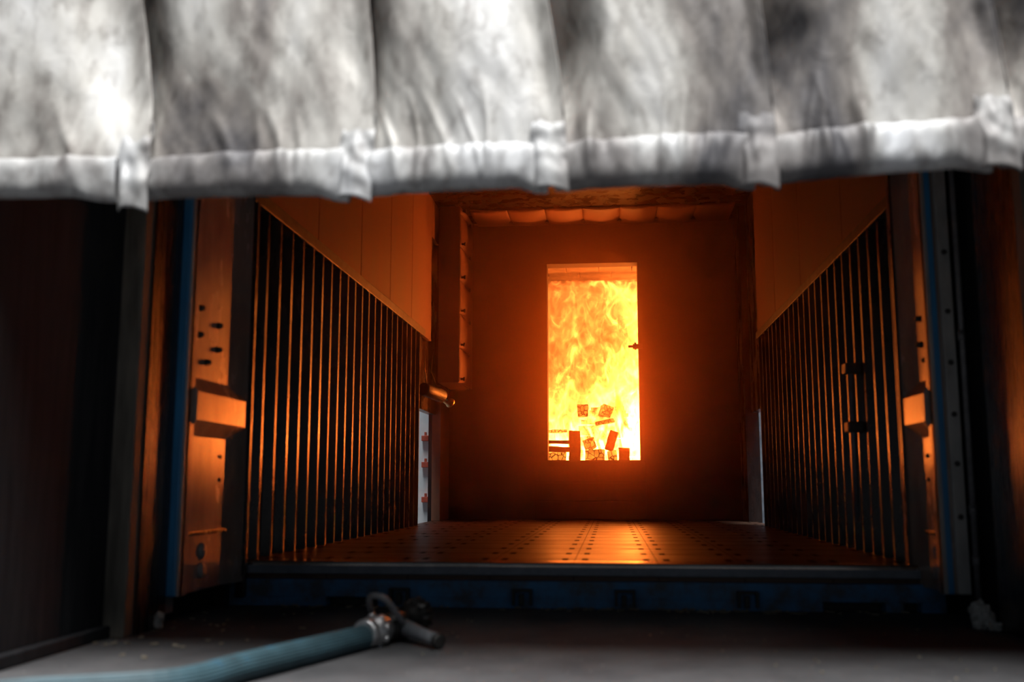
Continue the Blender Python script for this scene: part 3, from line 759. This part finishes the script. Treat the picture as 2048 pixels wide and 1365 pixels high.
MB().box(1.17, 1.20, 8.37, 8.399, 0.5, 0.54, 0.003).build('hinge', M['gasket'], h2)

# ------------------------------------------------------------------ burning wood and flames
random.seed(11)
def block(name, px0, px1, py0, py1, Y, d, m, label, cat='wood', rot=0.0, twist=0.0, group=None):
    a, c = at(px0, py0, Y), at(px1, py1, Y)
    cx, cz = (a.x + c.x) / 2, (a.z + c.z) / 2; hx, hz_ = abs(c.x - a.x) / 2, abs(c.z - a.z) / 2
    ax = Vector((math.cos(rot) * math.cos(twist), math.sin(twist), math.sin(rot))).normalized()
    ay = Vector((-math.sin(twist), math.cos(twist), 0)).normalized(); az = ax.cross(ay).normalized()
    mb = MB(); mb.obox((cx, Y + d, cz), ax, ay, az, hx, d, hz_, 0.006)
    bmesh.ops.subdivide_edges(mb.bm, edges=mb.bm.edges[:], cuts=3, use_grid_fill=True)
    for v in mb.bm.verts:
        v.co += 0.010 * mnoise.noise_vector(v.co * 14)
    o = mb.build(name, M[m]); tag(o, label, cat, group or {'burning_block': 'burning blocks in the fire', 'charred_batten': 'battens beside the stump'}.get(name)); return o
block('charred_stump', 1138, 1161, 862, 935, 8.85, 0.06, 'char', 'tall upright charred stump at the foot of the burning doorway')
block('charred_batten', 1085, 1140, 881, 888, 8.86, 0.05, 'char', 'upper charred batten running sideways to the upright charred stump')
block('charred_batten', 1085, 1140, 894, 904, 8.84, 0.05, 'char', 'lower charred batten running sideways to the upright charred stump')
block('charred_batten', 1085, 1134, 861, 866, 8.88, 0.05, 'ember', 'thin glowing slat above the two charred battens')
block('burning_block', 1155, 1176, 810, 833, 8.95, 0.055, 'ember', 'square glowing wood block high in the flames, the one above the stump')
block('burning_block', 1200, 1222, 811, 834, 8.95, 0.055, 'ember', 'cracked tilted wood block high in the flames, on the latch side', rot=-0.3, twist=0.3)
block('charred_board', 1214, 1232, 862, 902, 8.9, 0.04, 'char', 'short charred board leaning aslant in the middle of the fire', rot=-0.32)
block('charred_block', 1238, 1260, 896, 930, 8.85, 0.06, 'char', 'dark square block low in the fire under the latch')
block('burning_block', 1216, 1234, 902, 925, 8.9, 0.05, 'ember', 'small glowing block under the leaning charred board', rot=0.1)
block('burning_block', 1170, 1188, 876, 898, 8.87, 0.05, 'ember', 'cracked glowing block just beside the upright stump', rot=0.35, twist=0.5)
block('burning_block', 1170, 1210, 900, 930, 8.9, 0.05, 'ember', 'wide glowing block resting low between stump and leaning board', rot=0.05)
block('burning_block', 1095, 1132, 905, 930, 8.9, 0.05, 'ember', 'crumbling glowing block beneath the charred battens')
block('burning_board', 1190, 1230, 840, 848, 8.95, 0.055, 'ember', 'narrow glowing board tilted under the cracked block', rot=0.2)
# the crib they lie on
cr = MB()
for k in range(4):
    z0 = 0.30 + 0.085 * k
    for j in range(5):
        if k % 2 == 0: cr.box(-0.95, 0.75, 8.78 + 0.28 * j, 8.88 + 0.28 * j, z0, z0 + 0.085, 0.004)
        else: cr.box(-0.9 + 0.36 * j, -0.78 + 0.36 * j, 8.72, 10.05, z0, z0 + 0.085, 0.004)
random.seed(8)
for k in range(16):                              # loose timber heaped on the crib, carrying the upper blocks
    z0 = 0.64 + 0.032 * k; wd = 0.75 - 0.03 * k; x0 = -0.42 + random.uniform(-0.05, 0.05)
    cr.obox((x0 + 0.36, 9.12 + random.uniform(-0.01, 0.01), z0), (1, 0, random.uniform(-0.06, 0.06)), (0, 1, 0), (0, 0, 1), wd / 2, 0.06, 0.017)
tag(cr.build('burning_pallet_crib', M['ember']), 'crib of burning pallet timber under the flames', 'pallet wood')

fm = MB(); random.seed(3)
def tongue(cx, cy_, z0, h, rad, ph):
    nu, nv = 28, 40
    def f(u, v):
        an = 2 * math.pi * u
        r = rad * (min(1, 0.55 + v * 1.4) if v < 0.32 else 1.0) * (1 - v) ** 0.55
        r *= 1 + 0.55 * mnoise.noise(Vector((math.cos(an) * 1.5 + ph, math.sin(an) * 1.5, v * h * 3.0 - ph)))
        sx = 0.18 * v * mnoise.noise(Vector((v * 2.2 + ph, 1, 3))) * h; sy = 0.14 * v * mnoise.noise(Vector((v * 2 + ph, 7, 3))) * h
        return (cx + sx + math.cos(an) * r, cy_ + sy + math.sin(an) * r * 0.8, z0 + h * v)
    fm.grid(f, nu, nv)
for (cx, cy_, z0, h, rad) in ((-0.55, 9.45, 0.45, 1.5, 0.32), (-0.10, 9.5, 0.45, 1.65, 0.34), (0.35, 9.45, 0.45, 1.75, 0.33), (0.72, 9.3, 0.4, 1.6, 0.26), (-1.0, 9.45, 0.4, 1.3, 0.26),
                              (-0.35, 9.95, 0.4, 1.7, 0.38), (0.15, 10.05, 0.4, 1.75, 0.38), (0.6, 9.95, 0.4, 1.8, 0.36), (-0.85, 10.0, 0.4, 1.7, 0.36),
                              (-0.30, 9.12, 0.45, 0.75, 0.17), (0.06, 9.14, 0.45, 0.85, 0.17), (0.36, 9.14, 0.45, 1.0, 0.17), (-0.65, 9.15, 0.45, 0.8, 0.17)):
    tongue(cx, cy_, z0, h, rad, random.uniform(0, 40))
fo = fm.build('flames', M['flame'], fix=False); tag(fo, 'roaring orange and yellow flames filling the doorway at the back', 'flames', kind='stuff')

MB().box(-1.32, 1.03, 9.0, 10.6, 0.45, 2.30).build('flame_gas', M['licks'], fo)

# ------------------------------------------------------------------ litter on the ground
lm = MB(); random.seed(21)
def flake(c, r, lift=0.004):
    an = random.uniform(0, 6.28); ax = Vector((math.cos(an), math.sin(an), random.uniform(-0.2, 0.2))).normalized(); az = Vector((0, 0, 1)); ay = az.cross(ax).normalized(); az = ax.cross(ay)
    lm.obox((c[0], c[1], c[2] + lift), ax, ay, az, r, r * random.uniform(0.15, 0.5), 0.002)
for k in range(120):
    flake((random.uniform(-0.25, 0.55) if k % 2 else random.uniform(-1.2, 1.0), YF - random.uniform(0.015, 0.10), 0.0), random.uniform(0.004, 0.014))
for k in range(36):
    flake((random.uniform(-1.42, -0.9), random.uniform(2.4, 3.4), 0.0), random.uniform(0.004, 0.010))
for k in range(50):
    flake((random.uniform(-0.6, 1.1), random.uniform(2.2, 3.4), 0.0), random.uniform(0.002, 0.004))
tag(lm.build('litter', M['litter']), 'dry leaf bits and splinters scattered on the asphalt', 'litter', kind='stuff')
def rock(c, r, label, m='rubble', sq=0.7):
    mb = MB(); g = bmesh.ops.create_icosphere(mb.bm, subdivisions=3, radius=1.0)
    for v in mb.bm.verts:
        d = 1 + 0.6 * mnoise.noise(v.co * 1.9 + Vector(c) * 9) + 0.3 * mnoise.noise(v.co * 4.5)
        v.co = Vector((v.co.x * r * d, v.co.y * r * d, v.co.z * r * d * sq)) + Vector((c[0], c[1], r * sq * 0.8))
    tag(mb.build('rubble_lump', M[m]), label, 'rubble', 'rubble lumps under the door leaves')
q = at(1938, 1240, 3.25); rock((1.115, 3.24, 0), 0.034, 'pale rubble lump under the riveted door leaf', sq=1.3)
rock((1.14, 3.20, 0), 0.02, 'smaller rubble bit beside the pale lump under the riveted door leaf')
rock((-1.385, 3.0, 0), 0.024, 'pale rubble lump under the wide blue door edge', sq=1.2)

# ------------------------------------------------------------------ smoke haze filling the container
hm = bpy.data.materials.new('smoke_haze'); hm.use_nodes = True; nt = hm.node_tree; nt.nodes.clear()
out = N(nt, 'ShaderNodeOutputMaterial'); vsn = N(nt, 'ShaderNodeVolumeScatter')
vsn.inputs['Color'].default_value = (0.95, 0.42, 0.2, 1); vsn.inputs['Density'].default_value = 0.06; vsn.inputs['Anisotropy'].default_value = 0.86
g = N(nt, 'ShaderNodeNewGeometry'); sx = N(nt, 'ShaderNodeSeparateXYZ'); nt.links.new(g.outputs['Position'], sx.inputs[0])
mr = N(nt, 'ShaderNodeMapRange'); mr.inputs['From Min'].default_value = 0.2; mr.inputs['From Max'].default_value = 1.6; mr.inputs['To Min'].default_value = 0.012; mr.inputs['To Max'].default_value = 0.085
nt.links.new(sx.outputs[2], mr.inputs['Value']); nt.links.new(mr.outputs[0], vsn.inputs['Density'])      # smoke gathers towards the ceiling
hm.cycles.volume_step_rate = 1.0
nt.links.new(vsn.outputs[0], out.inputs['Volume'])
hb = MB().box(XL + 0.001, XR - 0.001, 3.75, YB - 0.001, FZ + 0.001, CZ - 0.001).build('smoke_haze', hm)
tag(hb, 'thin orange-lit smoke haze filling the container', 'haze', kind='stuff')
